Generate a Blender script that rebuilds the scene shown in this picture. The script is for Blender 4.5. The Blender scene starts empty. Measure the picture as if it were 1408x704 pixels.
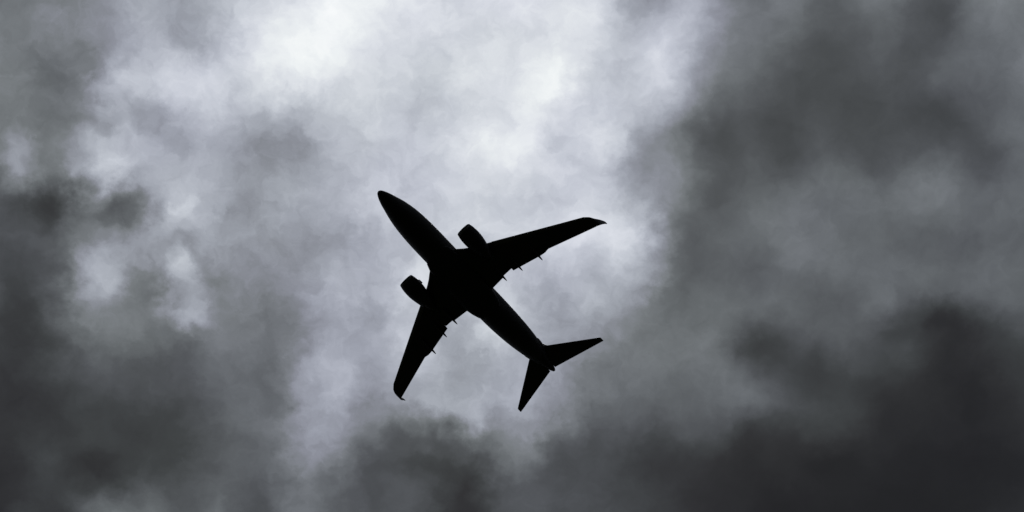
import bpy, bmesh, math
from mathutils import Vector, Matrix, Euler

C = bpy.context.scene.collection
scene = bpy.context.scene
R = math.radians

# ---------------------------------------------------------------- camera
cam_data = bpy.data.cameras.new('camera')
cam_data.lens = 100.0
cam_data.sensor_width = 36.0
cam_data.clip_start = 0.1
cam_data.clip_end = 60000.0
cam = bpy.data.objects.new('camera', cam_data)
C.objects.link(cam)
cam.location = (0.0, 0.0, 1.7)
cam.rotation_euler = (R(90 + 74), 0.0, 0.0)
scene.camera = cam
scene.cycles.use_adaptive_sampling = True
scene.cycles.adaptive_threshold = 0.02
scene.cycles.adaptive_min_samples = 12

# ---------------------------------------------------------------- exposure
scene.view_settings.view_transform = 'Standard'
scene.view_settings.look = 'None'
scene.view_settings.exposure = 0.0
scene.view_settings.gamma = 1.0
scene.view_settings.use_curve_mapping = False

# ---------------------------------------------------------------- sun, veiled by the cloud deck
SUN_ELEV, SUN_AZ = R(77), R(-8)            # azimuth measured from +Y towards +X
sun_data = bpy.data.lights.new('sun', 'SUN')
sun_data.energy = 0.8
sun_data.angle = R(14)
sun_data.color = (1.0, 0.97, 0.93)
sun = bpy.data.objects.new('sun', sun_data)
C.objects.link(sun)
sd = Vector((math.sin(SUN_AZ) * math.cos(SUN_ELEV), math.cos(SUN_AZ) * math.cos(SUN_ELEV), math.sin(SUN_ELEV)))
sun.rotation_euler = (-sd).to_track_quat('-Z', 'Y').to_euler()
sun.location = (0, 0, 600)

# ---------------------------------------------------------------- sky: heavy overcast, thick and thin cloud
# Each cloud mass sits in the cloud deck: (x, y) in units of the deck's height above the
# ground, its radius, and how much thinner (+, bright) or thicker (-, dark) the deck is there.
CLOUD_MASSES = [
    (-0.2041, 0.1688, 0.045, 0.092), (-0.1814, 0.1688, 0.045, 0.025), (-0.1587, 0.1688, 0.045, 0.124), (-0.1361, 0.1688, 0.045, 0.043), (-0.1134, 0.1688, 0.045, 0.197),
    (-0.0907, 0.1688, 0.045, 0.125), (-0.068, 0.1688, 0.045, 0.302), (-0.0454, 0.1688, 0.045, 0.333), (-0.0227, 0.1688, 0.045, 0.097), (0, 0.1688, 0.045, 0.339),
    (0.0227, 0.1688, 0.045, 0.204), (0.0454, 0.1688, 0.045, 0.063), (0.068, 0.1688, 0.045, 0.254), (0.0907, 0.1688, 0.045, -0.177), (0.1134, 0.1688, 0.045, 0.167),
    (0.1361, 0.1688, 0.045, -0.043), (0.1587, 0.1688, 0.045, 0.025), (0.1814, 0.1688, 0.045, 0.122), (0.2041, 0.1688, 0.045, -0.02), (-0.2054, 0.1918, 0.045, 0.057),
    (-0.1825, 0.1918, 0.045, -0.026), (-0.1597, 0.1918, 0.045, -0.13), (-0.1369, 0.1918, 0.045, 0.13), (-0.1141, 0.1918, 0.045, -0.045), (-0.0913, 0.1918, 0.045, 0.214),
    (-0.0685, 0.1918, 0.045, -0.026), (-0.0456, 0.1918, 0.045, 0.026), (-0.0228, 0.1918, 0.045, 0.257), (0, 0.1918, 0.045, -0.045), (0.0228, 0.1918, 0.045, 0.249),
    (0.0456, 0.1918, 0.045, -0.016), (0.0685, 0.1918, 0.045, 0.072), (0.0913, 0.1918, 0.045, 0.183), (0.1141, 0.1918, 0.045, 0.04), (0.1369, 0.1918, 0.045, -0.157),
    (0.1597, 0.1918, 0.045, 0.053), (0.1825, 0.1918, 0.045, -0.031), (0.2054, 0.1918, 0.045, 0.097), (-0.2067, 0.2151, 0.045, 0.074), (-0.1837, 0.2151, 0.045, -0.013),
    (-0.1607, 0.2151, 0.045, 0.08), (-0.1378, 0.2151, 0.045, 0.394), (-0.1148, 0.2151, 0.045, -0.041), (-0.0918, 0.2151, 0.045, 0.253), (-0.0689, 0.2151, 0.045, 0.226),
    (-0.0459, 0.2151, 0.045, 0.239), (-0.023, 0.2151, 0.045, 0.069), (0, 0.2151, 0.045, 0.199), (0.023, 0.2151, 0.045, 0.256), (0.0459, 0.2151, 0.045, 0.157),
    (0.0689, 0.2151, 0.045, 0.11), (0.0918, 0.2151, 0.045, -0.17), (0.1378, 0.2151, 0.045, 0.149), (0.1607, 0.2151, 0.045, -0.006), (0.1837, 0.2151, 0.045, -0.034),
    (0.2067, 0.2151, 0.045, 0.013), (-0.208, 0.2387, 0.045, 0.089), (-0.1849, 0.2387, 0.045, 0.072), (-0.1618, 0.2387, 0.045, -0.026), (-0.1387, 0.2387, 0.045, -0.251),
    (-0.1155, 0.2387, 0.045, 0.228), (-0.0924, 0.2387, 0.045, 0.058), (-0.0693, 0.2387, 0.045, 0.164), (-0.0462, 0.2387, 0.045, 0.137), (0, 0.2387, 0.045, 0.367),
    (0.0231, 0.2387, 0.045, 0.096), (0.0462, 0.2387, 0.045, 0.269), (0.0924, 0.2387, 0.045, 0.125), (0.1155, 0.2387, 0.045, -0.066), (0.1387, 0.2387, 0.045, -0.213),
    (0.1618, 0.2387, 0.045, 0.108), (0.1849, 0.2387, 0.045, -0.108), (0.208, 0.2387, 0.045, 0.129), (-0.2093, 0.2626, 0.045, 0.016), (-0.1861, 0.2626, 0.045, -0.111),
    (-0.1628, 0.2626, 0.045, 0.135), (-0.1395, 0.2626, 0.045, 0.233), (-0.1163, 0.2626, 0.045, 0.257), (-0.093, 0.2626, 0.045, -0.104), (-0.0698, 0.2626, 0.045, 0.184),
    (-0.0465, 0.2626, 0.045, 0.145), (-0.0233, 0.2626, 0.045, 0.213), (0.0233, 0.2626, 0.045, 0.105), (0.0465, 0.2626, 0.045, 0.166), (0.0698, 0.2626, 0.045, 0.081),
    (0.093, 0.2626, 0.045, -0.32), (0.1163, 0.2626, 0.045, 0.254), (0.1395, 0.2626, 0.045, -0.048), (0.1628, 0.2626, 0.045, -0.016), (0.1861, 0.2626, 0.045, 0.088),
    (0.2093, 0.2626, 0.045, -0.075), (-0.2107, 0.2867, 0.045, -0.025), (-0.1873, 0.2867, 0.045, -0.038), (-0.1638, 0.2867, 0.045, -0.052), (-0.1404, 0.2867, 0.045, -0.097),
    (-0.117, 0.2867, 0.045, 0.045), (-0.0936, 0.2867, 0.045, 0.17), (-0.0702, 0.2867, 0.045, 0.024), (-0.0234, 0.2867, 0.045, 0.143), (0, 0.2867, 0.045, 0.271),
    (0.0234, 0.2867, 0.045, 0.204), (0.0468, 0.2867, 0.045, 0.123), (0.0702, 0.2867, 0.045, -0.231), (0.0936, 0.2867, 0.045, 0.366), (0.117, 0.2867, 0.045, -0.112),
    (0.1404, 0.2867, 0.045, 0.05), (0.1638, 0.2867, 0.045, -0.032), (0.1873, 0.2867, 0.045, 0.025), (0.2107, 0.2867, 0.045, 0.072), (-0.212, 0.3113, 0.045, -0.061),
    (-0.1885, 0.3113, 0.045, -0.018), (-0.1649, 0.3113, 0.045, 0.117), (-0.1414, 0.3113, 0.045, 0.166), (-0.1178, 0.3113, 0.045, -0.183), (-0.0942, 0.3113, 0.045, 0.13),
    (-0.0707, 0.3113, 0.045, -0.112), (-0.0471, 0.3113, 0.045, 0.354), (-0.0236, 0.3113, 0.045, -0.187), (0, 0.3113, 0.045, -0.136), (0.0236, 0.3113, 0.045, 0.154),
    (0.0471, 0.3113, 0.045, -0.008), (0.0707, 0.3113, 0.045, 0.2), (0.0942, 0.3113, 0.045, -0.199), (0.1414, 0.3113, 0.045, 0.109), (0.1649, 0.3113, 0.045, -0.029),
    (0.1885, 0.3113, 0.045, -0.043), (0.212, 0.3113, 0.045, -0.035), (-0.2134, 0.3361, 0.045, -0.06), (-0.1897, 0.3361, 0.045, -0.047), (-0.166, 0.3361, 0.045, -0.178),
    (-0.1423, 0.3361, 0.045, -0.039), (-0.1186, 0.3361, 0.045, 0.085), (-0.0949, 0.3361, 0.045, 0.039), (-0.0711, 0.3361, 0.045, 0.168), (-0.0474, 0.3361, 0.045, 0.012),
    (-0.0237, 0.3361, 0.045, 0.4), (0, 0.3361, 0.045, 0.3), (0.0237, 0.3361, 0.045, -0.006), (0.0474, 0.3361, 0.045, -0.049), (0.0711, 0.3361, 0.045, 0.029),
    (0.0949, 0.3361, 0.045, -0.007), (0.1186, 0.3361, 0.045, -0.026), (0.1423, 0.3361, 0.045, -0.105), (0.166, 0.3361, 0.045, -0.169), (0.1897, 0.3361, 0.045, 0.037),
    (0.2134, 0.3361, 0.045, -0.077), (-0.2148, 0.3612, 0.045, -0.122), (-0.1909, 0.3612, 0.045, 0.006), (-0.1432, 0.3612, 0.045, -0.053), (-0.1193, 0.3612, 0.045, -0.111),
    (-0.0955, 0.3612, 0.045, 0.047), (-0.0716, 0.3612, 0.045, -0.02), (-0.0477, 0.3612, 0.045, 0.047), (-0.0239, 0.3612, 0.045, 0.034), (0, 0.3612, 0.045, -0.178),
    (0.0239, 0.3612, 0.045, -0.058), (0.0477, 0.3612, 0.045, 0.102), (0.0716, 0.3612, 0.045, -0.108), (0.0955, 0.3612, 0.045, -0.087), (0.1193, 0.3612, 0.045, -0.051),
    (0.1432, 0.3612, 0.045, -0.039), (0.1671, 0.3612, 0.045, -0.096), (0.1909, 0.3612, 0.045, -0.07), (0.2148, 0.3612, 0.045, -0.109), (-0.2162, 0.3867, 0.045, -0.071),
    (-0.1922, 0.3867, 0.045, -0.095), (-0.1682, 0.3867, 0.045, -0.049), (-0.1442, 0.3867, 0.045, -0.051), (-0.1201, 0.3867, 0.045, 0.164), (-0.0961, 0.3867, 0.045, -0.012),
    (-0.0721, 0.3867, 0.045, 0.129), (-0.0481, 0.3867, 0.045, -0.11), (-0.024, 0.3867, 0.045, -0.235), (0, 0.3867, 0.045, 0.175), (0.024, 0.3867, 0.045, -0.104),
    (0.0481, 0.3867, 0.045, -0.134), (0.0721, 0.3867, 0.045, -0.033), (0.0961, 0.3867, 0.045, -0.048), (0.1201, 0.3867, 0.045, -0.062), (0.1442, 0.3867, 0.045, -0.139),
    (0.1682, 0.3867, 0.045, -0.04), (0.1922, 0.3867, 0.045, -0.063), (0.2162, 0.3867, 0.045, -0.088), (-0.2177, 0.4126, 0.045, -0.172), (-0.1935, 0.4126, 0.045, -0.027),
    (-0.1693, 0.4126, 0.045, -0.147), (-0.1451, 0.4126, 0.045, 0.195), (-0.1209, 0.4126, 0.045, -0.152), (-0.0967, 0.4126, 0.045, 0.118), (-0.0726, 0.4126, 0.045, -0.113),
    (-0.0484, 0.4126, 0.045, 0.1), (-0.0242, 0.4126, 0.045, -0.124), (0, 0.4126, 0.045, -0.004), (0.0242, 0.4126, 0.045, -0.03), (0.0484, 0.4126, 0.045, -0.017),
    (0.0726, 0.4126, 0.045, -0.113), (0.0967, 0.4126, 0.045, -0.114), (0.1209, 0.4126, 0.045, -0.129), (0.1451, 0.4126, 0.045, -0.097), (0.1693, 0.4126, 0.045, -0.142),
    (0.1935, 0.4126, 0.045, -0.056), (0.2177, 0.4126, 0.045, -0.144), (-0.1458, 0.2465, 0.0169, -0.194), (-0.1291, 0.2365, 0.0135, 0.018), (-0.1519, 0.294, 0.0169, 0.207),
    (-0.1521, 0.2867, 0.0235, 0.008), (-0.1391, 0.2506, 0.0235, 0.257), (-0.0133, 0.3601, 0.0135, -0.132), (-0.1777, 0.2533, 0.0169, 0.07), (-0.1192, 0.3062, 0.0146, 0.222),
    (-0.1223, 0.2923, 0.0135, 0.327), (0, 0.3113, 0.0235, 0.158), (-0.1187, 0.2055, 0.0146, -0.065), (0.1571, 0.3155, 0.0191, -0.065), (-0.1409, 0.2697, 0.0191, -0.159),
    (-0.0711, 0.3361, 0.0235, 0.173), (0.1137, 0.1803, 0.0235, -0.173), (0.1716, 0.3113, 0.0135, -0.04), (-0.036, 0.3867, 0.0235, 0.115), (-0.0716, 0.3612, 0.0235, 0.096),
    (-0.0704, 0.299, 0.0235, 0.078), (0.1144, 0.2034, 0.0235, -0.066), (0.1409, 0.3127, 0.0135, -0.089), (-0.0961, 0.3867, 0.0235, -0.145), (0.0945, 0.3236, 0.0235, -0.173),
    (0.0822, 0.299, 0.0235, -0.049), (-0.1744, 0.2626, 0.0235, -0.123), (-0.083, 0.3361, 0.0235, -0.117), (-0.0235, 0.299, 0.0235, 0.221), (0.0229, 0.2034, 0.0235, -0.02),
    (0.0114, 0.1803, 0.0235, -0.079), (-0.0227, 0.1803, 0.0235, -0.129), (-0.0804, 0.2669, 0.0169, 0.073), (-0.0254, 0.3538, 0.0135, -0.189), (-0.0964, 0.3996, 0.0235, -0.202),
    (-0.0356, 0.3361, 0.0235, -0.022), (0.1512, 0.2626, 0.0235, 0.116), (-0.1557, 0.3739, 0.0235, -0.069), (-0.1546, 0.3486, 0.0235, 0.073), (-0.106, 0.3113, 0.0235, 0.105),
    (-0.1717, 0.2034, 0.0235, 0.079), (0.1761, 0.299, 0.0235, 0.082), (0.0468, 0.2867, 0.0235, 0.235), (0.1983, 0.2746, 0.0235, -0.038), (0.1867, 0.2746, 0.0235, -0.048),
    (0.0465, 0.2626, 0.0235, -0.1), (-0.0362, 0.3996, 0.0235, 0.158), (0.119, 0.3486, 0.0235, 0.095), (0.0693, 0.2387, 0.0235, -0.225), (0.0574, 0.2151, 0.0235, 0.019),
    (0.0344, 0.2151, 0.0235, -0.113), (0.0362, 0.3996, 0.0235, 0.124), (0.0707, 0.3113, 0.0235, 0.036), (0.0585, 0.2867, 0.0235, -0.102), (0.035, 0.2746, 0.0235, 0.118),
    (0.0464, 0.2506, 0.0235, -0.177), (0, 0.2506, 0.0235, 0.068), (-0.1275, 0.2506, 0.0235, -0.134), (-0.0924, 0.2387, 0.0235, -0.033), (-0.1607, 0.2151, 0.0235, -0.171),
    (0.0455, 0.1803, 0.0235, -0.032), (-0.0949, 0.3361, 0.0235, -0.087), (-0.0118, 0.3113, 0.0235, 0.242), (-0.1767, 0.3113, 0.0235, -0.109), (-0.1628, 0.2626, 0.0235, -0.145),
    (-0.0691, 0.2268, 0.0235, -0.043), (-0.0038, 0.3538, 0.0146, -0.127), (0.2049, 0.3996, 0.0235, 0.046), (0, 0.2626, 0.0235, -0.054), (-0.1488, 0.2034, 0.0235, -0.186),
    (0.036, 0.3867, 0.0235, 0.046), (0.0236, 0.3113, 0.0235, 0.054), (0.07, 0.2746, 0.0235, -0.013), (0.1711, 0.1918, 0.0235, 0.092), (-0.057, 0.1918, 0.0235, 0.093),
    (-0.1808, 0.3996, 0.0235, 0.163), (-0.166, 0.3361, 0.0235, 0.046), (0, 0.299, 0.0235, 0.117), (0.1837, 0.2151, 0.0235, 0.112), (-0.1602, 0.2034, 0.0235, 0.141),
    (0.1483, 0.3101, 0.0146, -0.054), (-0.1687, 0.3996, 0.0235, -0.093), (-0.1562, 0.3867, 0.0235, 0.102), (-0.0119, 0.3361, 0.0235, -0.116), (0.1365, 0.1803, 0.0235, 0.033),
    (0.1567, 0.3996, 0.0235, 0.042), (0.1446, 0.3996, 0.0235, 0.026), (0.0961, 0.3867, 0.0235, -0.033), (0.0477, 0.3612, 0.0235, -0.038), (-0.1404, 0.2867, 0.0235, 0.136),
    (0.1648, 0.3085, 0.0146, -0.038), (-0.1316, 0.2317, 0.0146, -0.151), (0.106, 0.3113, 0.0235, 0.122), (-0.1296, 0.3113, 0.0235, 0.12), (-0.0467, 0.2746, 0.0235, 0.09),
    (-0.0958, 0.3739, 0.0235, -0.018), (0.083, 0.3361, 0.0235, 0.086), (0.0356, 0.3361, 0.0235, 0.021), (0, 0.3236, 0.0235, 0.013), (-0.1137, 0.1803, 0.0235, -0.049),
    (0.1331, 0.3197, 0.0146, -0.069), (0.1567, 0.3062, 0.0146, -0.083), (-0.1205, 0.3996, 0.0235, -0.121), (0.2002, 0.3113, 0.0235, 0.057), (0.1163, 0.2626, 0.0235, 0.071),
    (0.1458, 0.3015, 0.0124, -0.056), (-0.2049, 0.3996, 0.0235, 0.067), (0.1186, 0.3361, 0.0235, -0.065), (0.2009, 0.3236, 0.0235, -0.06), (0.0351, 0.2867, 0.0235, -0.154),
    (-0.0844, 0.3996, 0.0235, 0.115), (-0.0358, 0.3612, 0.0235, -0.128), (0.1665, 0.3486, 0.0235, 0.033), (-0.1152, 0.2268, 0.0235, 0.129), (-0.0572, 0.2034, 0.0235, 0.086),
    (-0.0553, 0.3601, 0.0146, -0.035), (0.0121, 0.3996, 0.0235, -0.06), (-0.1085, 0.3996, 0.0235, 0.11), (-0.1507, 0.2506, 0.0235, 0.38), (-0.0809, 0.2387, 0.0235, -0.107),
    (-0.1226, 0.2848, 0.0135, -0.026), (-0.0359, 0.3739, 0.0235, 0.099), (-0.0474, 0.3361, 0.0235, -0.139), (-0.0471, 0.3113, 0.0235, -0.076), (-0.1163, 0.2626, 0.0235, 0.043),
    (-0.0121, 0.3996, 0.0235, 0.023), (-0.119, 0.3486, 0.0235, -0.04), (-0.1182, 0.3236, 0.0235, 0.018), (-0.0942, 0.3113, 0.0235, -0.066), (-0.0468, 0.2867, 0.0235, -0.036),
    (0.0603, 0.3996, 0.0235, 0.085), (-0.2036, 0.3739, 0.0235, 0.04), (0.0716, 0.3612, 0.0235, 0.014), (0.0589, 0.3113, 0.0235, -0.077), (0.0572, 0.2034, 0.0235, 0.123),
    (0.1081, 0.3867, 0.0235, -0.036), (-0.1395, 0.2626, 0.0235, -0.188), (0.1507, 0.2506, 0.0235, 0.087), (0.0231, 0.2387, 0.0235, -0.247), (0.0796, 0.1803, 0.0235, -0.12),
    (-0.0236, 0.3113, 0.0235, -0.136), (-0.0352, 0.299, 0.0235, 0.124), (-0.1623, 0.2506, 0.0235, -0.15), (0.0347, 0.2387, 0.0235, 0.166), (-0.0693, 0.2387, 0.0235, -0.061),
    (-0.039, 0.3523, 0.0146, -0.134), (-0.0353, 0.3113, 0.0235, 0.122), (0.0346, 0.2268, 0.0235, -0.146), (0, 0.2268, 0.0235, -0.115), (-0.0687, 0.2034, 0.0235, 0.065),
    (-0.0587, 0.299, 0.0235, 0.098), (-0.1047, 0.2626, 0.0235, -0.063), (0.0462, 0.2387, 0.0235, -0.174), (-0.0115, 0.2151, 0.0235, 0.06), (0.1251, 0.1803, 0.0235, 0.123),
    (-0.0723, 0.3996, 0.0235, -0.07), (-0.0237, 0.3361, 0.0235, -0.135), (0.0349, 0.2626, 0.0235, -0.074), (0.0695, 0.2506, 0.0235, -0.095), (0.0682, 0.1803, 0.0235, 0.044),
    (0.1546, 0.3486, 0.0235, 0.061), (-0.1867, 0.2746, 0.0235, 0.077), (-0.1382, 0.2268, 0.0235, 0.189), (0.0115, 0.2151, 0.0235, -0.076), (0.1488, 0.2034, 0.0235, -0.092),
    (-0.1197, 0.3739, 0.0235, -0.075), (0, 0.3612, 0.0235, 0.129), (-0.1996, 0.299, 0.0235, 0.055), (0.1952, 0.2151, 0.0235, 0.093), (-0.1837, 0.2151, 0.0235, 0.057),
    (0.0119, 0.3486, 0.0235, 0.133), (0.1167, 0.2746, 0.0235, -0.114), (0.0811, 0.2506, 0.0235, 0.114), (-0.0916, 0.2034, 0.0235, 0.036), (-0.1825, 0.1918, 0.0235, 0.087),
    (0.1057, 0.299, 0.0235, -0.07), (0.0817, 0.2746, 0.0235, 0.112), (0.1739, 0.2506, 0.0235, -0.085), (0.0927, 0.2506, 0.0235, -0.032), (0.091, 0.1803, 0.0235, 0.004),
    (0, 0.3739, 0.0235, 0.053), (0.0949, 0.3361, 0.0235, 0.124), (0.1159, 0.2506, 0.0235, -0.024), (0.1387, 0.2387, 0.0235, 0.074), (-0.1706, 0.1803, 0.0235, 0.091),
    (0.0714, 0.3486, 0.0235, 0.075), (0.0819, 0.2867, 0.0235, -0.051), (-0.104, 0.2387, 0.0235, -0.059), (0.1369, 0.1918, 0.0235, 0.076), (0.182, 0.1803, 0.0235, -0.053),
    (0.0997, 0.3239, 0.0169, 0.094), (0.0117, 0.299, 0.0235, -0.119), (-0.058, 0.2506, 0.0235, -0.104), (0.1502, 0.2387, 0.0235, -0.051), (0.0799, 0.1918, 0.0235, -0.074),
    (0.0239, 0.3739, 0.0235, 0.074), (0.0711, 0.3361, 0.0235, -0.042), (0.0474, 0.3361, 0.0235, 0.044), (-0.0349, 0.2626, 0.0235, -0.031), (-0.0576, 0.2268, 0.0235, -0.083),
    (0.1326, 0.3996, 0.0235, 0.048), (-0.1929, 0.3996, 0.0235, -0.068), (-0.0599, 0.3739, 0.0235, -0.054), (0.1193, 0.3612, 0.0235, -0.059), (0.0456, 0.1918, 0.0235, -0.093),
    (0.0482, 0.3996, 0.0235, -0.032), (-0.1567, 0.3996, 0.0235, 0.073), (0.1541, 0.3361, 0.0235, 0.035), (0.1182, 0.3236, 0.0235, 0.042), (-0.0228, 0.1918, 0.0235, 0.068),
    (-0.1916, 0.3739, 0.0235, -0.033), (-0.0232, 0.2506, 0.0235, 0.046), (-0.1739, 0.2506, 0.0235, 0.216), (0.1849, 0.2387, 0.0235, 0.061), (-0.091, 0.1803, 0.0235, -0.041),
    (0.0481, 0.3867, 0.0235, 0.038), (0.0597, 0.3612, 0.0235, -0.052), (0.1861, 0.2626, 0.0235, 0.046), (0.1964, 0.2387, 0.0235, -0.02), (0.1497, 0.2268, 0.0235, -0.051),
    (0.1085, 0.3996, 0.0235, 0.035), (0.2036, 0.3739, 0.0235, 0.026), (0.1796, 0.3739, 0.0235, -0.028), (-0.13, 0.3236, 0.0235, -0.08), (-0.1761, 0.299, 0.0235, -0.06),
    (-0.1446, 0.3996, 0.0235, -0.036), (-0.1909, 0.3612, 0.0235, -0.033), (0.0232, 0.2506, 0.0235, 0.06), (-0.1612, 0.2268, 0.0235, 0.046), (-0.1378, 0.2151, 0.0235, -0.05),
]
WARP1 = (34.0, 0.013)     # size of the large tears, how far they pull
WARP2 = (95.0, 0.017)
WISP1 = (60.0, 0.10)
WISP2 = (140.0, 0.17)

world = bpy.data.worlds.new('World')
scene.world = world
world.use_nodes = True
nt = world.node_tree
nt.nodes.clear()
N, L = nt.nodes.new, nt.links.new


def val(sock, v):
    if isinstance(v, (int, float)):
        sock.default_value = v
    elif isinstance(v, tuple):
        sock.default_value = v
    else:
        L(v, sock)


def M(op, a, b=0.0, c=0.0, clamp=False):
    n = N('ShaderNodeMath'); n.operation = op; n.use_clamp = clamp
    for s, v in zip(n.inputs, (a, b, c)):
        val(s, v)
    return n.outputs[0]


def V(op, a, b=(0, 0, 0), scale=None):
    n = N('ShaderNodeVectorMath'); n.operation = op
    val(n.inputs[0], a); val(n.inputs[1], b)
    if scale is not None:
        val(n.inputs['Scale'], scale)
    return n.outputs['Value'] if op in ('DISTANCE', 'LENGTH', 'DOT_PRODUCT') else n.outputs['Vector']


def noise(vec, scale, detail, rough, lac=2.0, dist=0.0):
    n = N('ShaderNodeTexNoise'); n.noise_dimensions = '3D'
    L(vec, n.inputs['Vector'])
    n.inputs['Scale'].default_value = scale
    n.inputs['Detail'].default_value = detail
    n.inputs['Roughness'].default_value = rough
    n.inputs['Lacunarity'].default_value = lac
    n.inputs['Distortion'].default_value = dist
    return n


def ramp(fac, a, b, lo=0.0, hi=1.0, mode='SMOOTHSTEP'):
    n = N('ShaderNodeMapRange'); n.interpolation_type = mode
    L(fac, n.inputs['Value'])
    for k, v in (('From Min', a), ('From Max', b), ('To Min', lo), ('To Max', hi)):
        n.inputs[k].default_value = v
    return n.outputs['Result']


tc = N('ShaderNodeTexCoord')
sep = N('ShaderNodeSeparateXYZ'); L(tc.outputs['Generated'], sep.inputs[0])
zc = M('MAXIMUM', sep.outputs['Z'], 0.06)
com = N('ShaderNodeCombineXYZ')
com_x = M('DIVIDE', sep.outputs['X'], zc)
L(com_x, com.inputs['X'])
L(M('DIVIDE', sep.outputs['Y'], zc), com.inputs['Y'])
deck = com.outputs['Vector']                      # where the line of sight meets the deck

# turbulence: the masses are torn at two sizes
half = (0.5, 0.5, 0.5)
w1 = V('SCALE', V('SUBTRACT', noise(V('ADD', deck, (3.1, 7.7, 0.3)), WARP1[0], 3.0, 0.55).outputs['Color'], half), scale=WARP1[1])
w2 = V('SCALE', V('SUBTRACT', noise(V('ADD', deck, (9.2, 1.4, 2.6)), WARP2[0], 6.0, 0.6).outputs['Color'], half), scale=WARP2[1])
# the broken cloud on one side is ragged, the rain cloud on the other is smooth
ragged = ramp(com_x, 0.025, 0.075, 1.0, 0.7)
torn = V('MULTIPLY', V('ADD', deck, V('SCALE', V('ADD', w1, w2), scale=ragged)), (1, 1, 0))

tone = None
here = torn
for k, (mx, my, mr, mw) in enumerate(CLOUD_MASSES):
    if k % 40 == 39:      # adds nothing visible; keeps the shader compiler from holding every mass at once
        here = V('ADD', torn, M('MULTIPLY', tone, 1e-8))
    d = V('DISTANCE', here, (mx, my, 0.0))
    n = N('ShaderNodeMapRange'); n.interpolation_type = 'SMOOTHERSTEP'
    L(d, n.inputs['Value'])
    n.inputs['From Min'].default_value = 0.0
    n.inputs['From Max'].default_value = mr
    n.inputs['To Min'].default_value = mw
    n.inputs['To Max'].default_value = 0.0
    tone = n.outputs['Result'] if tone is None else M('ADD', tone, n.outputs['Result'])
# the rest of the deck: broad thick and thin areas all the way to the horizon
far = noise(V('ADD', deck, (5.0, 2.0, 1.0)), 2.2, 4.0, 0.55).outputs['Fac']
dist_c = V('DISTANCE', deck, (0.0, 0.2867, 0.0))
away = ramp(dist_c, 0.24, 0.5)
tone = M('ADD', tone, 0.34)
tone = M('ADD', tone, M('MULTIPLY', M('MULTIPLY', M('SUBTRACT', far, 0.5), 0.9), away))

# wisps inside the masses: soft billows and finer shreds, stronger where light comes through
b1 = M('SUBTRACT', noise(V('ADD', torn, (1.7, 4.2, 0.9)), WISP1[0], 4.0, 0.55).outputs['Fac'], 0.5)
b2 = M('SUBTRACT', noise(V('ADD', torn, (6.3, 2.8, 3.7)), WISP2[0], 8.0, 0.63, dist=0.35).outputs['Fac'], 0.5)
b = M('ADD', M('MULTIPLY', b1, WISP1[1]), M('MULTIPLY', b2, WISP2[1]))
gain = ramp(tone, 0.12, 0.6, 0.2, 1.0)
gain = M('MULTIPLY', gain, ramp(tone, 0.7, 1.0, 1.0, 0.6))
gain = M('MULTIPLY', gain, M('ADD', M('MULTIPLY', ragged, 0.6), 0.4))
tone = M('ADD', tone, M('MULTIPLY', b, gain), clamp=True)

# tone of the cloud -> its colour
cr = N('ShaderNodeValToRGB')
L(tone, cr.inputs['Fac'])
cr.color_ramp.interpolation = 'LINEAR'


def lin(v):
    v /= 255.0
    return v / 12.92 if v <= 0.04045 else ((v + 0.055) / 1.055) ** 2.4


STOPS = [(0, (0, 0, 1)), (30, (29, 30, 32)), (42, (41, 42, 44)), (60, (58, 61, 63)), (80, (78, 81, 85)), (100, (97, 101, 105)),
         (120, (116, 120, 125)), (140, (136, 139, 149)), (160, (156, 160, 171)), (180, (176, 180, 191)),
         (200, (197, 201, 211)), (220, (218, 221, 229)), (240, (238, 241, 244)), (255, (254, 255, 255))]
el = cr.color_ramp.elements
while len(el) > 1:
    el.remove(el[-1])
for i, (t, c) in enumerate(STOPS):
    e = el[0] if i == 0 else el.new(t / 255.0)
    e.position = t / 255.0
    e.color = (lin(c[0]), lin(c[1]), lin(c[2]), 1)
# faint tint that drifts at random between green and lilac across the deck
tn = noise(V('ADD', deck, (2.2, 8.8, 5.5)), 10.0, 3.0, 0.5).outputs['Fac']
tint = N('ShaderNodeMix'); tint.data_type = 'RGBA'; tint.blend_type = 'MIX'
L(ramp(tn, 0.36, 0.64), tint.inputs['Factor'])
tint.inputs['A'].default_value = (0.988, 1.006, 0.978, 1)
tint.inputs['B'].default_value = (0.997, 1.0, 1.018, 1)
mul = N('ShaderNodeMix'); mul.data_type = 'RGBA'; mul.blend_type = 'MULTIPLY'
mul.inputs['Factor'].default_value = 1.0
L(cr.outputs['Color'], mul.inputs['A']); L(tint.outputs['Result'], mul.inputs['B'])

sky = N('ShaderNodeTexSky')
sky.sky_type = 'NISHITA'
sky.sun_disc = False
sky.sun_elevation = SUN_ELEV
sky.sun_rotation = SUN_AZ
bg_sky = N('ShaderNodeBackground'); bg_sky.inputs['Strength'].default_value = 0.08
L(sky.outputs['Color'], bg_sky.inputs['Color'])
bg_cloud = N('ShaderNodeBackground'); bg_cloud.inputs['Strength'].default_value = 1.0
L(mul.outputs['Result'], bg_cloud.inputs['Color'])
cover = N('ShaderNodeMixShader'); cover.inputs['Fac'].default_value = 0.985   # hardly any blue gets through
L(bg_sky.outputs[0], cover.inputs[1]); L(bg_cloud.outputs[0], cover.inputs[2])
wo = N('ShaderNodeOutputWorld'); L(cover.outputs[0], wo.inputs['Surface'])
world.cycles.sampling_method = 'MANUAL'
world.cycles.sample_map_resolution = 512


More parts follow.
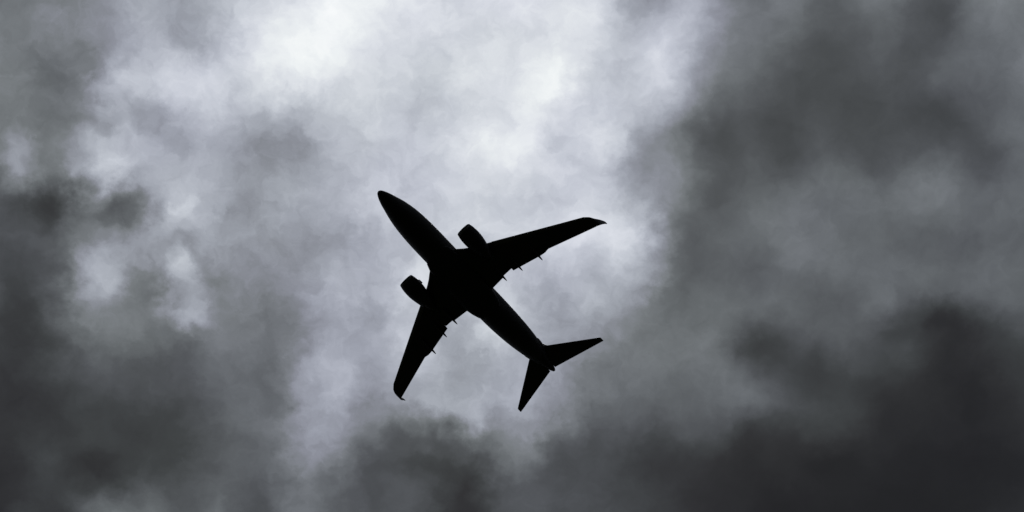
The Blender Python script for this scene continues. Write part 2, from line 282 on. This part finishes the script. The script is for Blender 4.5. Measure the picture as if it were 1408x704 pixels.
# ---------------------------------------------------------------- materials
def material(name, base, rough, metal=0.0, wear=0.25, scale=1.2, spec=0.5):
    m = bpy.data.materials.new(name); m.use_nodes = True
    t = m.node_tree; bs = t.nodes['Principled BSDF']
    bs.inputs['Metallic'].default_value = metal
    bs.inputs['Specular IOR Level'].default_value = spec
    tcx = t.nodes.new('ShaderNodeTexCoord')
    mp = t.nodes.new('ShaderNodeMapping'); mp.inputs['Scale'].default_value = (0.25, 1.0, 1.0)
    t.links.new(tcx.outputs['Object'], mp.inputs['Vector'])
    nz = t.nodes.new('ShaderNodeTexNoise')
    nz.inputs['Scale'].default_value = scale; nz.inputs['Detail'].default_value = 6
    t.links.new(mp.outputs['Vector'], nz.inputs['Vector'])
    cr_ = t.nodes.new('ShaderNodeValToRGB')
    cr_.color_ramp.elements[0].position = 0.3; cr_.color_ramp.elements[1].position = 0.7
    cr_.color_ramp.elements[0].color = tuple(b * (1 - wear) for b in base) + (1,)
    cr_.color_ramp.elements[1].color = tuple(base) + (1,)
    t.links.new(nz.outputs['Fac'], cr_.inputs['Fac'])
    t.links.new(cr_.outputs['Color'], bs.inputs['Base Color'])
    mr = t.nodes.new('ShaderNodeMapRange')
    mr.inputs['To Min'].default_value = rough - 0.08; mr.inputs['To Max'].default_value = rough + 0.1
    t.links.new(nz.outputs['Fac'], mr.inputs['Value'])
    t.links.new(mr.outputs['Result'], bs.inputs['Roughness'])
    return m


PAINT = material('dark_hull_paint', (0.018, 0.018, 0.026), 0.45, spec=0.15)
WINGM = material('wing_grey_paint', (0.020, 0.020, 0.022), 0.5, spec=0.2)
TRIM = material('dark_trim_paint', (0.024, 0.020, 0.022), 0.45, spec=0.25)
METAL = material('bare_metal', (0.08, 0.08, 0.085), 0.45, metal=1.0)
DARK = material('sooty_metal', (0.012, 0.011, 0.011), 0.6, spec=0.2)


# ---------------------------------------------------------------- helpers
# Aircraft space: x forward, y to the left wing, z up, in metres.  Stations are given as
# metres aft of the nose and turned into x here.
X0 = 16.0


def link(name, bm, mat, parent=None, smooth=True):
    bmesh.ops.recalc_face_normals(bm, faces=bm.faces)
    me = bpy.data.meshes.new(name); bm.to_mesh(me); bm.free()
    me.materials.append(mat)
    if smooth:
        me.polygons.foreach_set('use_smooth', [True] * len(me.polygons))
        me.set_sharp_from_angle(angle=R(40))
    o = bpy.data.objects.new(name, me); C.objects.link(o)
    if parent:
        o.parent = parent
    return o


def loft(bm, rings, cap0=True, cap1=True):
    vs = [[bm.verts.new(p) for p in ring] for ring in rings]
    n = len(vs[0])
    for a, b in zip(vs, vs[1:]):
        for i in range(n):
            bm.faces.new((a[i], a[(i + 1) % n], b[(i + 1) % n], b[i]))
    if cap0:
        bm.faces.new(vs[0])
    if cap1:
        bm.faces.new(vs[-1])
    return bm


def interp(tab, t):
    if t <= tab[0][0]:
        return tab[0][1]
    for (a, va), (b, vb) in zip(tab, tab[1:]):
        if t <= b:
            return va + (vb - va) * (t - a) / (b - a)
    return tab[-1][1]


def smooth_tab(tab, t):
    """Catmull-Rom through the table."""
    n = len(tab)
    if t <= tab[0][0]:
        return tab[0][1]
    if t >= tab[-1][0]:
        return tab[-1][1]
    for i in range(n - 1):
        x1, x2 = tab[i][0], tab[i + 1][0]
        if t <= x2:
            y1, y2 = tab[i][1], tab[i + 1][1]
            m1 = (y2 - tab[i - 1][1]) / (x2 - tab[i - 1][0]) if i > 0 else (y2 - y1) / (x2 - x1)
            m2 = (tab[i + 2][1] - y1) / (tab[i + 2][0] - x1) if i + 2 < n else (y2 - y1) / (x2 - x1)
            h = x2 - x1; u = (t - x1) / h
            return (y1 * (2 * u**3 - 3 * u**2 + 1) + m1 * h * (u**3 - 2 * u**2 + u)
                    + y2 * (-2 * u**3 + 3 * u**2) + m2 * h * (u**3 - u**2))


def thick(c):
    """Half thickness of an aerofoil at chord fraction c, for a total thickness of 1."""
    return 5 * (0.2969 * math.sqrt(max(c, 0)) - 0.126 * c - 0.3516 * c**2 + 0.2843 * c**3 - 0.1030 * c**4)


def foil(le, te, nrm, t, f0=0.0, f1=1.0, n=14, fat=1.0):
    """Closed ring round the part of an aerofoil between chord fractions f0 and f1."""
    le, te, nrm = Vector(le), Vector(te), Vector(nrm).normalized()
    ch = (te - le).length
    fs = [f0 + (f1 - f0) * (0.5 - 0.5 * math.cos(math.pi * i / n)) for i in range(n + 1)]
    up, dn = [], []
    for c in fs:
        h = max(thick(c) * t * ch * fat, 0.008)
        camber = 0.012 * ch * math.sin(math.pi * c)
        p = le.lerp(te, c)
        up.append(p + nrm * (camber + h)); dn.append(p + nrm * (camber - h))
    return up + dn[::-1]


def stations(tab_ys, y0, y1):
    return [y0] + [y for y in tab_ys if y0 + 0.02 < y < y1 - 0.02] + [y1]


# ---------------------------------------------------------------- ground far below the aircraft
bm = bmesh.new()
rings_r = [0, 40, 150, 500, 1500, 5000, 15000, 40000]
prev = None
for r in rings_r:
    if r == 0:
        prev = [bm.verts.new((0, 0, 0))]; continue
    cur = [bm.verts.new((r * math.cos(2 * math.pi * i / 64), r * math.sin(2 * math.pi * i / 64), 0)) for i in range(64)]
    for i in range(64):
        j = (i + 1) % 64
        if len(prev) == 1:
            bm.faces.new((prev[0], cur[i], cur[j]))
        else:
            bm.faces.new((prev[i], cur[i], cur[j], prev[j]))
    prev = cur
grass = material('wet_grass', (0.045, 0.055, 0.026), 0.9, wear=0.5, scale=0.05, spec=0.1)
ground = link('ground', bm, grass, smooth=False)
ground['kind'] = 'structure'

# ---------------------------------------------------------------- the airliner
plane = bpy.data.objects.new('jet_airliner', None)
C.objects.link(plane)
plane['label'] = 'dark twin-engine jet airliner seen from below, in silhouette against bright grey clouds'
plane['category'] = 'airplane'
plane.location = (-5.7042, 101.3718, 343.3745)
plane.rotation_euler = (R(-2.5604), R(-2.5835), R(-132.9475))

# fuselage: (station, half width), (station, half height), (station, height of centre line)
HW = [(0.0, 0.02), (0.08, 0.22), (0.3, 0.42), (0.8, 0.68), (1.5, 0.93), (2.2, 1.12), (3.1, 1.37), (4.2, 1.60), (5.4, 1.77), (7.2, 1.90),
      (9.2, 1.94), (12, 1.94), (18.5, 1.93), (21.5, 1.91), (24.0, 1.80), (26.0, 1.63), (27.6, 1.40), (29.0, 1.10), (30.4, 0.70), (31.4, 0.44), (32.15, 0.30), (32.3, 0.24)]
HH = [(0.0, 0.02), (0.08, 0.2), (0.3, 0.38), (0.8, 0.64), (1.5, 0.95), (2.2, 1.22), (3.1, 1.58), (4.2, 1.82), (5.4, 1.93), (7.2, 2.0),
      (9.2, 2.0), (18.5, 2.0), (21.5, 1.96), (24.0, 1.78), (26.0, 1.52), (27.6, 1.28), (29.0, 1.02), (30.4, 0.70), (31.4, 0.46), (32.15, 0.32), (32.3, 0.25)]
ZC = [(0.0, -0.45), (1.5, -0.36), (3.1, -0.14), (5.4, -0.02), (7.2, 0.0), (19.0, 0.0), (21.5, 0.04), (24.0, 0.22), (26.0, 0.46), (28, 0.72), (30.4, 1.0), (32.3, 1.2)]
sts = [0.0, 0.03, 0.08, 0.16, 0.3, 0.5, 0.8, 1.1, 1.5, 1.85, 2.2, 2.6, 3.1, 3.6, 4.2, 4.8, 5.4, 6.2, 7.2, 8.2, 9.2, 11, 13, 15, 17, 18.5, 20, 21.5,
       22.8, 24, 25, 26, 26.8, 27.6, 28.3, 29, 29.7, 30.4, 30.9, 31.4]
bm = bmesh.new()
rings = []
for s in sts:
    hw, hh, zc_ = smooth_tab(HW, s), smooth_tab(HH, s), smooth_tab(ZC, s)
    rings.append([(X0 - s, hw * math.cos(a), zc_ + hh * math.sin(a)) for a in [2 * math.pi * k / 48 for k in range(48)]])
loft(bm, rings)
fuselage = link('fuselage', bm, PAINT, plane)

bm = bmesh.new()
rings = []
for s, k_ in ((31.4, 1.01), (31.7, 0.95), (31.95, 0.8), (32.1, 0.62), (32.2, 0.4)):
    hw, hh, zc_ = smooth_tab(HW, s) * k_, smooth_tab(HH, s) * k_, smooth_tab(ZC, s)
    rings.append([(X0 - s, hw * math.cos(a), zc_ + hh * math.sin(a)) for a in [2 * math.pi * k / 32 for k in range(32)]])
loft(bm, rings)
link('exhaust_tail_cone', bm, DARK, plane)

# windscreen wrapped round the upper nose, two panes each side
bm = bmesh.new()
for a0, a1 in ((38, 60), (63, 88), (92, 117), (120, 142)):
    grid = []
    for s in (2.15, 2.5, 2.85, 3.2):
        hw, hh, zc_ = smooth_tab(HW, s) * 1.006, smooth_tab(HH, s) * 1.006, smooth_tab(ZC, s)
        grid.append([bm.verts.new((X0 - s, hw * math.cos(R(a)), zc_ + hh * math.sin(R(a)))) for a in (a0, (2 * a0 + a1) / 3, (a0 + 2 * a1) / 3, a1)])
    for g, h in zip(grid, grid[1:]):
        for i in range(3):
            bm.faces.new((g[i], g[i + 1], h[i + 1], h[i]))
link('windscreen', bm, DARK, fuselage)

# wing-to-body fairing under the belly
bm = bmesh.new()
rings = []
for s, w, h in ((10.3, 1.2, 0.2), (10.8, 1.75, 0.5), (11.6, 2.04, 0.72), (13, 2.14, 0.85), (15, 2.2, 0.9), (17, 2.22, 0.9), (18.6, 2.14, 0.84),
                (19.4, 1.98, 0.7), (20.2, 1.72, 0.5), (21.2, 1.2, 0.2)):
    ring = []
    for k in range(32):
        a = 2 * math.pi * k / 32
        ca, sa = math.cos(a), math.sin(a)
        e = 0.72
        ring.append((X0 - s, w * math.copysign(abs(ca)**e, ca), -1.32 + h * math.copysign(abs(sa)**e, sa) * (1.0 if sa < 0 else 0.7)))
    rings.append(ring)
loft(bm, rings)
link('belly_fairing', bm, PAINT, plane)

# ---- wing planform: leading edge and trailing edge stations along the span
LE = [(1.2, 11.25), (2.0, 11.60), (2.46, 11.95), (3.0, 12.40), (3.65, 12.84), (4.1, 13.12), (5.7, 13.98), (10.0, 16.31), (16.52, 19.86), (16.95, 20.27), (17.1, 20.5)]
TE = [(1.2, 18.60), (2.0, 18.56), (4.25, 18.45), (5.65, 18.66), (9.9, 19.75), (10.62, 19.66), (16.8, 21.73), (17.1, 21.80)]


def wz(y):
    return -1.3 + 0.105 * (y - 1.9) + 0.6 * (y / 17.0)**2


def tc_ratio(y):
    return interp([(1.2, 0.14), (5.7, 0.12), (17.1, 0.095)], y)


def edge(y, s, zoff=0.0):
    le, te = interp(LE, y), interp(TE, y)
    return le, te


def wing_ring(y, sgn, f0, f1, drop=0.0, fat=1.0, te=None, n=14):
    le_x = interp(LE, y); te_x = interp(TE, y) if te is None else te
    z = wz(y)
    a = Vector((X0 - le_x, sgn * y, z + 0.06)); b = Vector((X0 - te_x, sgn * y, z - 0.06 - drop))
    return foil(a, b, (0, 0, 1), tc_ratio(y), f0, f1, n=n, fat=fat)


FLAP_IN = (2.02, 4.26)
GATE = (4.28, 5.64)
FLAP_OUT = (5.66, 10.12)
AIL = (10.68, 15.3)


def build_wing(sgn):
    # main box: cut short where a flap or the aileron fills the trailing edge
    bm = bmesh.new()
    f_in, f_out, f_ail = 0.80, 0.75, 0.74
    seq = [(1.2, 0.80), (2.0, f_in), (2.46, f_in), (3.0, f_in), (3.65, f_in), (4.26, f_in), (4.28, None), (5.1, None), (5.64, None), (5.66, f_out), (7.8, f_out),
           (10.0, f_out), (10.06, f_out), (10.08, 1.0), (10.5, 1.0), (10.66, 1.0), (10.68, f_ail), (13.0, f_ail), (15.3, f_ail), (15.32, 1.0), (16.2, 1.0), (16.52, 1.0), (16.95, 1.0)]
    rings = []
    for y, f in seq:
        if f is None:
            rings.append(wing_ring(y, sgn, 0, 1.0, te=18.33))
        else:
            rings.append(wing_ring(y, sgn, 0, f))
    loft(bm, rings)
    wing = link('wing', bm, WINGM, plane)

    def surface(name, y0, y1, f, drop, mat=WINGM):
        bm_ = bmesh.new()
        ys = [y0 + (y1 - y0) * k / 6 for k in range(7)]
        rs = []
        for y in ys:
            ring = wing_ring(y, sgn, f - 0.03, 1.0, n=8, fat=0.93)
            le_x, te_x = interp(LE, y), interp(TE, y)
            hx = X0 - (le_x + (te_x - le_x) * f)
            rs.append([Vector((p.x, p.y, p.z - drop * max(0, (hx - p.x)))) for p in ring])
        loft(bm_, rs)
        return link(name, bm_, mat, wing)
    surface('flap', FLAP_IN[0], FLAP_IN[1], f_in, 0.12)
    surface('flap', FLAP_OUT[0], FLAP_OUT[1], f_out, 0.12)
    surface('aileron', AIL[0] - 0.015, AIL[1] + 0.015, f_ail, 0.01)

    # slats: skins that lie just proud of the leading edge
    for y0, y1 in ((6.1, 8.6), (8.64, 11.2), (11.24, 13.8), (13.84, 16.45)):
        bm_ = bmesh.new()
        rs = []
        for k in range(5):
            y = y0 + (y1 - y0) * k / 4
            ring = wing_ring(y, sgn, 0, 0.14, n=10)
            z = wz(y)
            fl = 0.05
            c = Vector((0, 0, 0))
            for p in ring:
                c += p
            c /= len(ring)
            rs.append([Vector((p.x + fl, p.y, c.z + (p.z - c.z) * 1.05)) for p in ring])
        loft(bm_, rs)
        link('slat', bm_, METAL, wing)

    # blended winglet
    bm_ = bmesh.new()
    W = [(16.95, 20.275, 21.78, 0.0), (17.08, 20.50, 21.84, 0.05), (17.2, 20.78, 21.92, 0.18), (17.3, 21.05, 22.03, 0.45), (17.37, 21.32, 22.17, 0.85),
         (17.43, 21.65, 22.36, 1.35), (17.48, 22.0, 22.56, 1.85), (17.52, 22.32, 22.75, 2.25), (17.535, 22.55, 22.85, 2.42)]
    rs = []
    for i, (y, le_x, te_x, dz) in enumerate(W):
        z = wz(16.95) + dz
        a = W[max(i - 1, 0)]; b = W[min(i + 1, len(W) - 1)]
        span = Vector((0, sgn * (b[0] - a[0]), b[3] - a[3])).normalized()
        nrm = Vector((0, -sgn * span.z, abs(span.y)))
        rs.append(foil((X0 - le_x, sgn * y, z + 0.05), (X0 - te_x, sgn * y, z - 0.05), nrm, 0.095))
    loft(bm_, rs)
    link('winglet', bm_, PAINT, wing)

    # canoe fairings over the flap tracks
    for tx, ty, tz in ((20.20, 9.18, -0.62), (19.45, 6.51, -1.06), (19.02, 4.25, -1.46)):
        bm_ = bmesh.new()
        rs = []
        for u, r in ((0, 0.01), (0.06, 0.09), (0.2, 0.16), (0.4, 0.19), (0.6, 0.18), (0.75, 0.155), (0.86, 0.12), (0.95, 0.075), (1, 0.03)):
            s = tx - 2.9 * (1 - u)
            zc_ = tz + 0.14 * (1 - u)
            rs.append([(X0 - s, sgn * ty + 0.85 * r * math.cos(2 * math.pi * k / 16), zc_ + 1.4 * r * math.sin(2 * math.pi * k / 16)) for k in range(16)])
        loft(bm_, rs)
        link('flap_track_fairing', bm_, WINGM, wing)
    return wing


for sgn in (1, -1):
    build_wing(sgn)


# ---- engines
def lathe(bm_, prof, cy, cz, n=48, squash=1.0, closed=False):
    rs = []
    for s, r in prof:
        ring = []
        for k in range(n):
            a = 2 * math.pi * k / n
            q = squash if math.sin(a) < 0 else 1.0
            ring.append((X0 - s, cy + r * math.cos(a), cz + r * q * math.sin(a)))
        rs.append(ring)
    return loft(bm_, rs, not closed, not closed)


EY, EZ = 4.93, -2.15


def build_engine(sgn):
    cy = sgn * EY
    bm_ = bmesh.new()
    lathe(bm_, [(11.35, 0.80), (10.75, 0.80), (10.60, 0.82), (10.60, 1.02), (10.9, 1.09), (11.3, 1.145), (11.8, 1.17), (12.3, 1.165), (12.8, 1.11), (13.3, 1.02), (13.8, 0.91),
                (14.3, 0.80), (14.3, 0.77), (13.6, 0.84)], cy, EZ, squash=0.95, closed=True)
    eng = link('engine', bm_, PAINT, plane)
    bm_ = bmesh.new()
    lathe(bm_, [(10.602, 0.81), (10.5, 0.83), (10.42, 0.87), (10.39, 0.92), (10.42, 0.965), (10.5, 1.0), (10.602, 1.025)], cy, EZ, squash=0.95, closed=True)
    link('inlet_lip', bm_, METAL, eng)
    # fan: a disc of 24 twisted blades
    bm_ = bmesh.new()
    for k in range(24):
        a = 2 * math.pi * k / 24
        rv = Vector((0, math.cos(a), math.sin(a))); tv = Vector((0, -math.sin(a), math.cos(a)))
        ax = Vector((1, 0, 0))
        for th_ in (0,):
            v = []
            for r, tw, cw in ((0.2, 0.5, 0.12), (0.5, 0.9, 0.15), (0.78, 1.15, 0.17)):
                d = ax * math.cos(tw) + tv * math.sin(tw)
                nn = rv.cross(d).normalized() * 0.008
                c0 = Vector((X0 - 11.2, cy, EZ)) + rv * r
                v.append([bm_.verts.new(c0 + d * cw + nn), bm_.verts.new(c0 - d * cw + nn), bm_.verts.new(c0 - d * cw - nn), bm_.verts.new(c0 + d * cw - nn)])
            for p, q in zip(v, v[1:]):
                for i in range(4):
                    bm_.faces.new((p[i], p[(i + 1) % 4], q[(i + 1) % 4], q[i]))
            bm_.faces.new(v[0]); bm_.faces.new(v[-1])
    fan = link('fan', bm_, DARK, eng, smooth=False)
    bm_ = bmesh.new()
    lathe(bm_, [(10.85, 0.01), (10.92, 0.08), (11.05, 0.16), (11.2, 0.22), (11.34, 0.24)], cy, EZ, n=24)
    link('spinner', bm_, DARK, fan)
    bm_ = bmesh.new()
    lathe(bm_, [(11.42, 0.79), (11.46, 0.79)], cy, EZ, squash=0.95)
    link('fan_bulkhead', bm_, DARK, eng)
    bm_ = bmesh.new()
    lathe(bm_, [(13.5, 0.66), (14.2, 0.60), (14.8, 0.48), (15.1, 0.42)], cy, EZ + 0.05, n=32)
    link('exhaust_nozzle', bm_, DARK, eng)
    bm_ = bmesh.new()
    lathe(bm_, [(14.9, 0.27), (15.2, 0.24), (15.5, 0.15), (15.75, 0.04)], cy, EZ + 0.05, n=24)
    link('exhaust_cone', bm_, DARK, eng)
    # pylon
    bm_ = bmesh.new()
    rs = []
    for s, w, z0, z1 in ((11.7, 0.03, -1.15, -0.98), (12.4, 0.14, -1.35, -0.86), (13.4, 0.2, -1.5, -0.75), (14.6, 0.2, -1.7, -0.8), (15.6, 0.15, -1.55, -0.85), (16.6, 0.03, -1.25, -0.95)):
        rs.append([(X0 - s, cy + w, z0), (X0 - s, cy + w, z1), (X0 - s, cy - w, z1), (X0 - s, cy - w, z0)])
    loft(bm_, rs)
    link('pylon', bm_, WINGM, eng)
    # chine: the small strake on the inboard shoulder of the nacelle
    bm_ = bmesh.new()
    iv = -sgn
    e = 40
    rv = Vector((0, iv * math.cos(R(e)), math.sin(R(e)))); tv = Vector((0, -math.sin(R(e)), iv * math.cos(R(e))))
    base = Vector((X0, cy, EZ))
    pts = [(11.3, 1.10), (11.65, 1.42), (12.15, 1.46), (12.25, 1.10)]
    f = [bm_.verts.new(base + Vector((-s, 0, 0)) + rv * r + tv * 0.02) for s, r in pts]
    g = [bm_.verts.new(base + Vector((-s, 0, 0)) + rv * r - tv * 0.02) for s, r in pts]
    bm_.faces.new(f); bm_.faces.new(g[::-1])
    for i in range(4):
        bm_.faces.new((f[i], g[i], g[(i + 1) % 4], f[(i + 1) % 4]))
    link('strake', bm_, PAINT, eng, smooth=False)
    return eng


for sgn in (1, -1):
    build_engine(sgn)

# ---- tail
SLE = [(0.3, 28.18), (1.25, 28.86), (7.0, 32.83), (7.15, 32.96)]
STE = [(0.3, 31.82), (7.0, 33.50), (7.15, 33.53)]


def stab_ring(y, sgn, f0, f1, n=12, fat=1.0):
    z = 1.0 + 0.12 * y
    return foil((X0 - interp(SLE, y), sgn * y, z), (X0 - interp(STE, y), sgn * y, z), (0, 0, 1), 0.10, f0, f1, n=n, fat=fat)


for sgn in (1, -1):
    bm = bmesh.new()
    loft(bm, [stab_ring(y, sgn, 0, f) for y, f in ((0.3, 0.72), (1.25, 0.72), (4, 0.72), (6.7, 0.72), (6.72, 1.0), (7.0, 1.0), (7.15, 1.0))])
    st_ = link('horizontal_stabilizer', bm, WINGM, plane)
    bm = bmesh.new()
    loft(bm, [stab_ring(y, sgn, 0.69, 1, n=8, fat=0.93) for y in (0.42, 2.5, 4.5, 6.71)])
    link('elevator', bm, WINGM, st_)
    # seal plate where the stabilizer meets the body
    bm = bmesh.new()
    rs = []
    for s, w, h in ((27.5, 0.02, 0.05), (27.75, 0.10, 0.2), (28.3, 0.15, 0.42), (28.9, 0.14, 0.4), (29.6, 0.03, 0.1)):
        y = smooth_tab(HW, s) - 0.02
        rs.append([(X0 - s, sgn * (y + w * math.cos(2 * math.pi * k / 12)), 0.98 + h * math.sin(2 * math.pi * k / 12)) for k in range(12)])
    loft(bm, rs)
    link('stabilizer_fairing', bm, PAINT, plane)


def fin_ring(z, f0, f1, n=12):
    le = interp([(1.6, 23.0), (2.2, 25.0), (2.9, 27.0), (8.6, 31.25), (8.8, 31.55)], z)
    te = interp([(1.6, 31.3), (8.8, 33.25)], z)
    return [Vector((p.x, p.y, p.z)) for p in foil((X0 - le, 0, z), (X0 - te, 0, z), (0, 1, 0), 0.10 if z > 2.5 else 0.06, f0, f1, n=n)]


bm = bmesh.new()
loft(bm, [fin_ring(z, 0, 0.7) for z in (1.6, 2.2, 2.9, 4.5, 6.5, 8.6, 8.8)])
fin = link('vertical_stabilizer', bm, TRIM, plane)
bm = bmesh.new()
loft(bm, [fin_ring(z, 0.705, 1, n=8) for z in (2.0, 2.9, 4.5, 6.5, 8.78)])
link('rudder', bm, TRIM, fin)
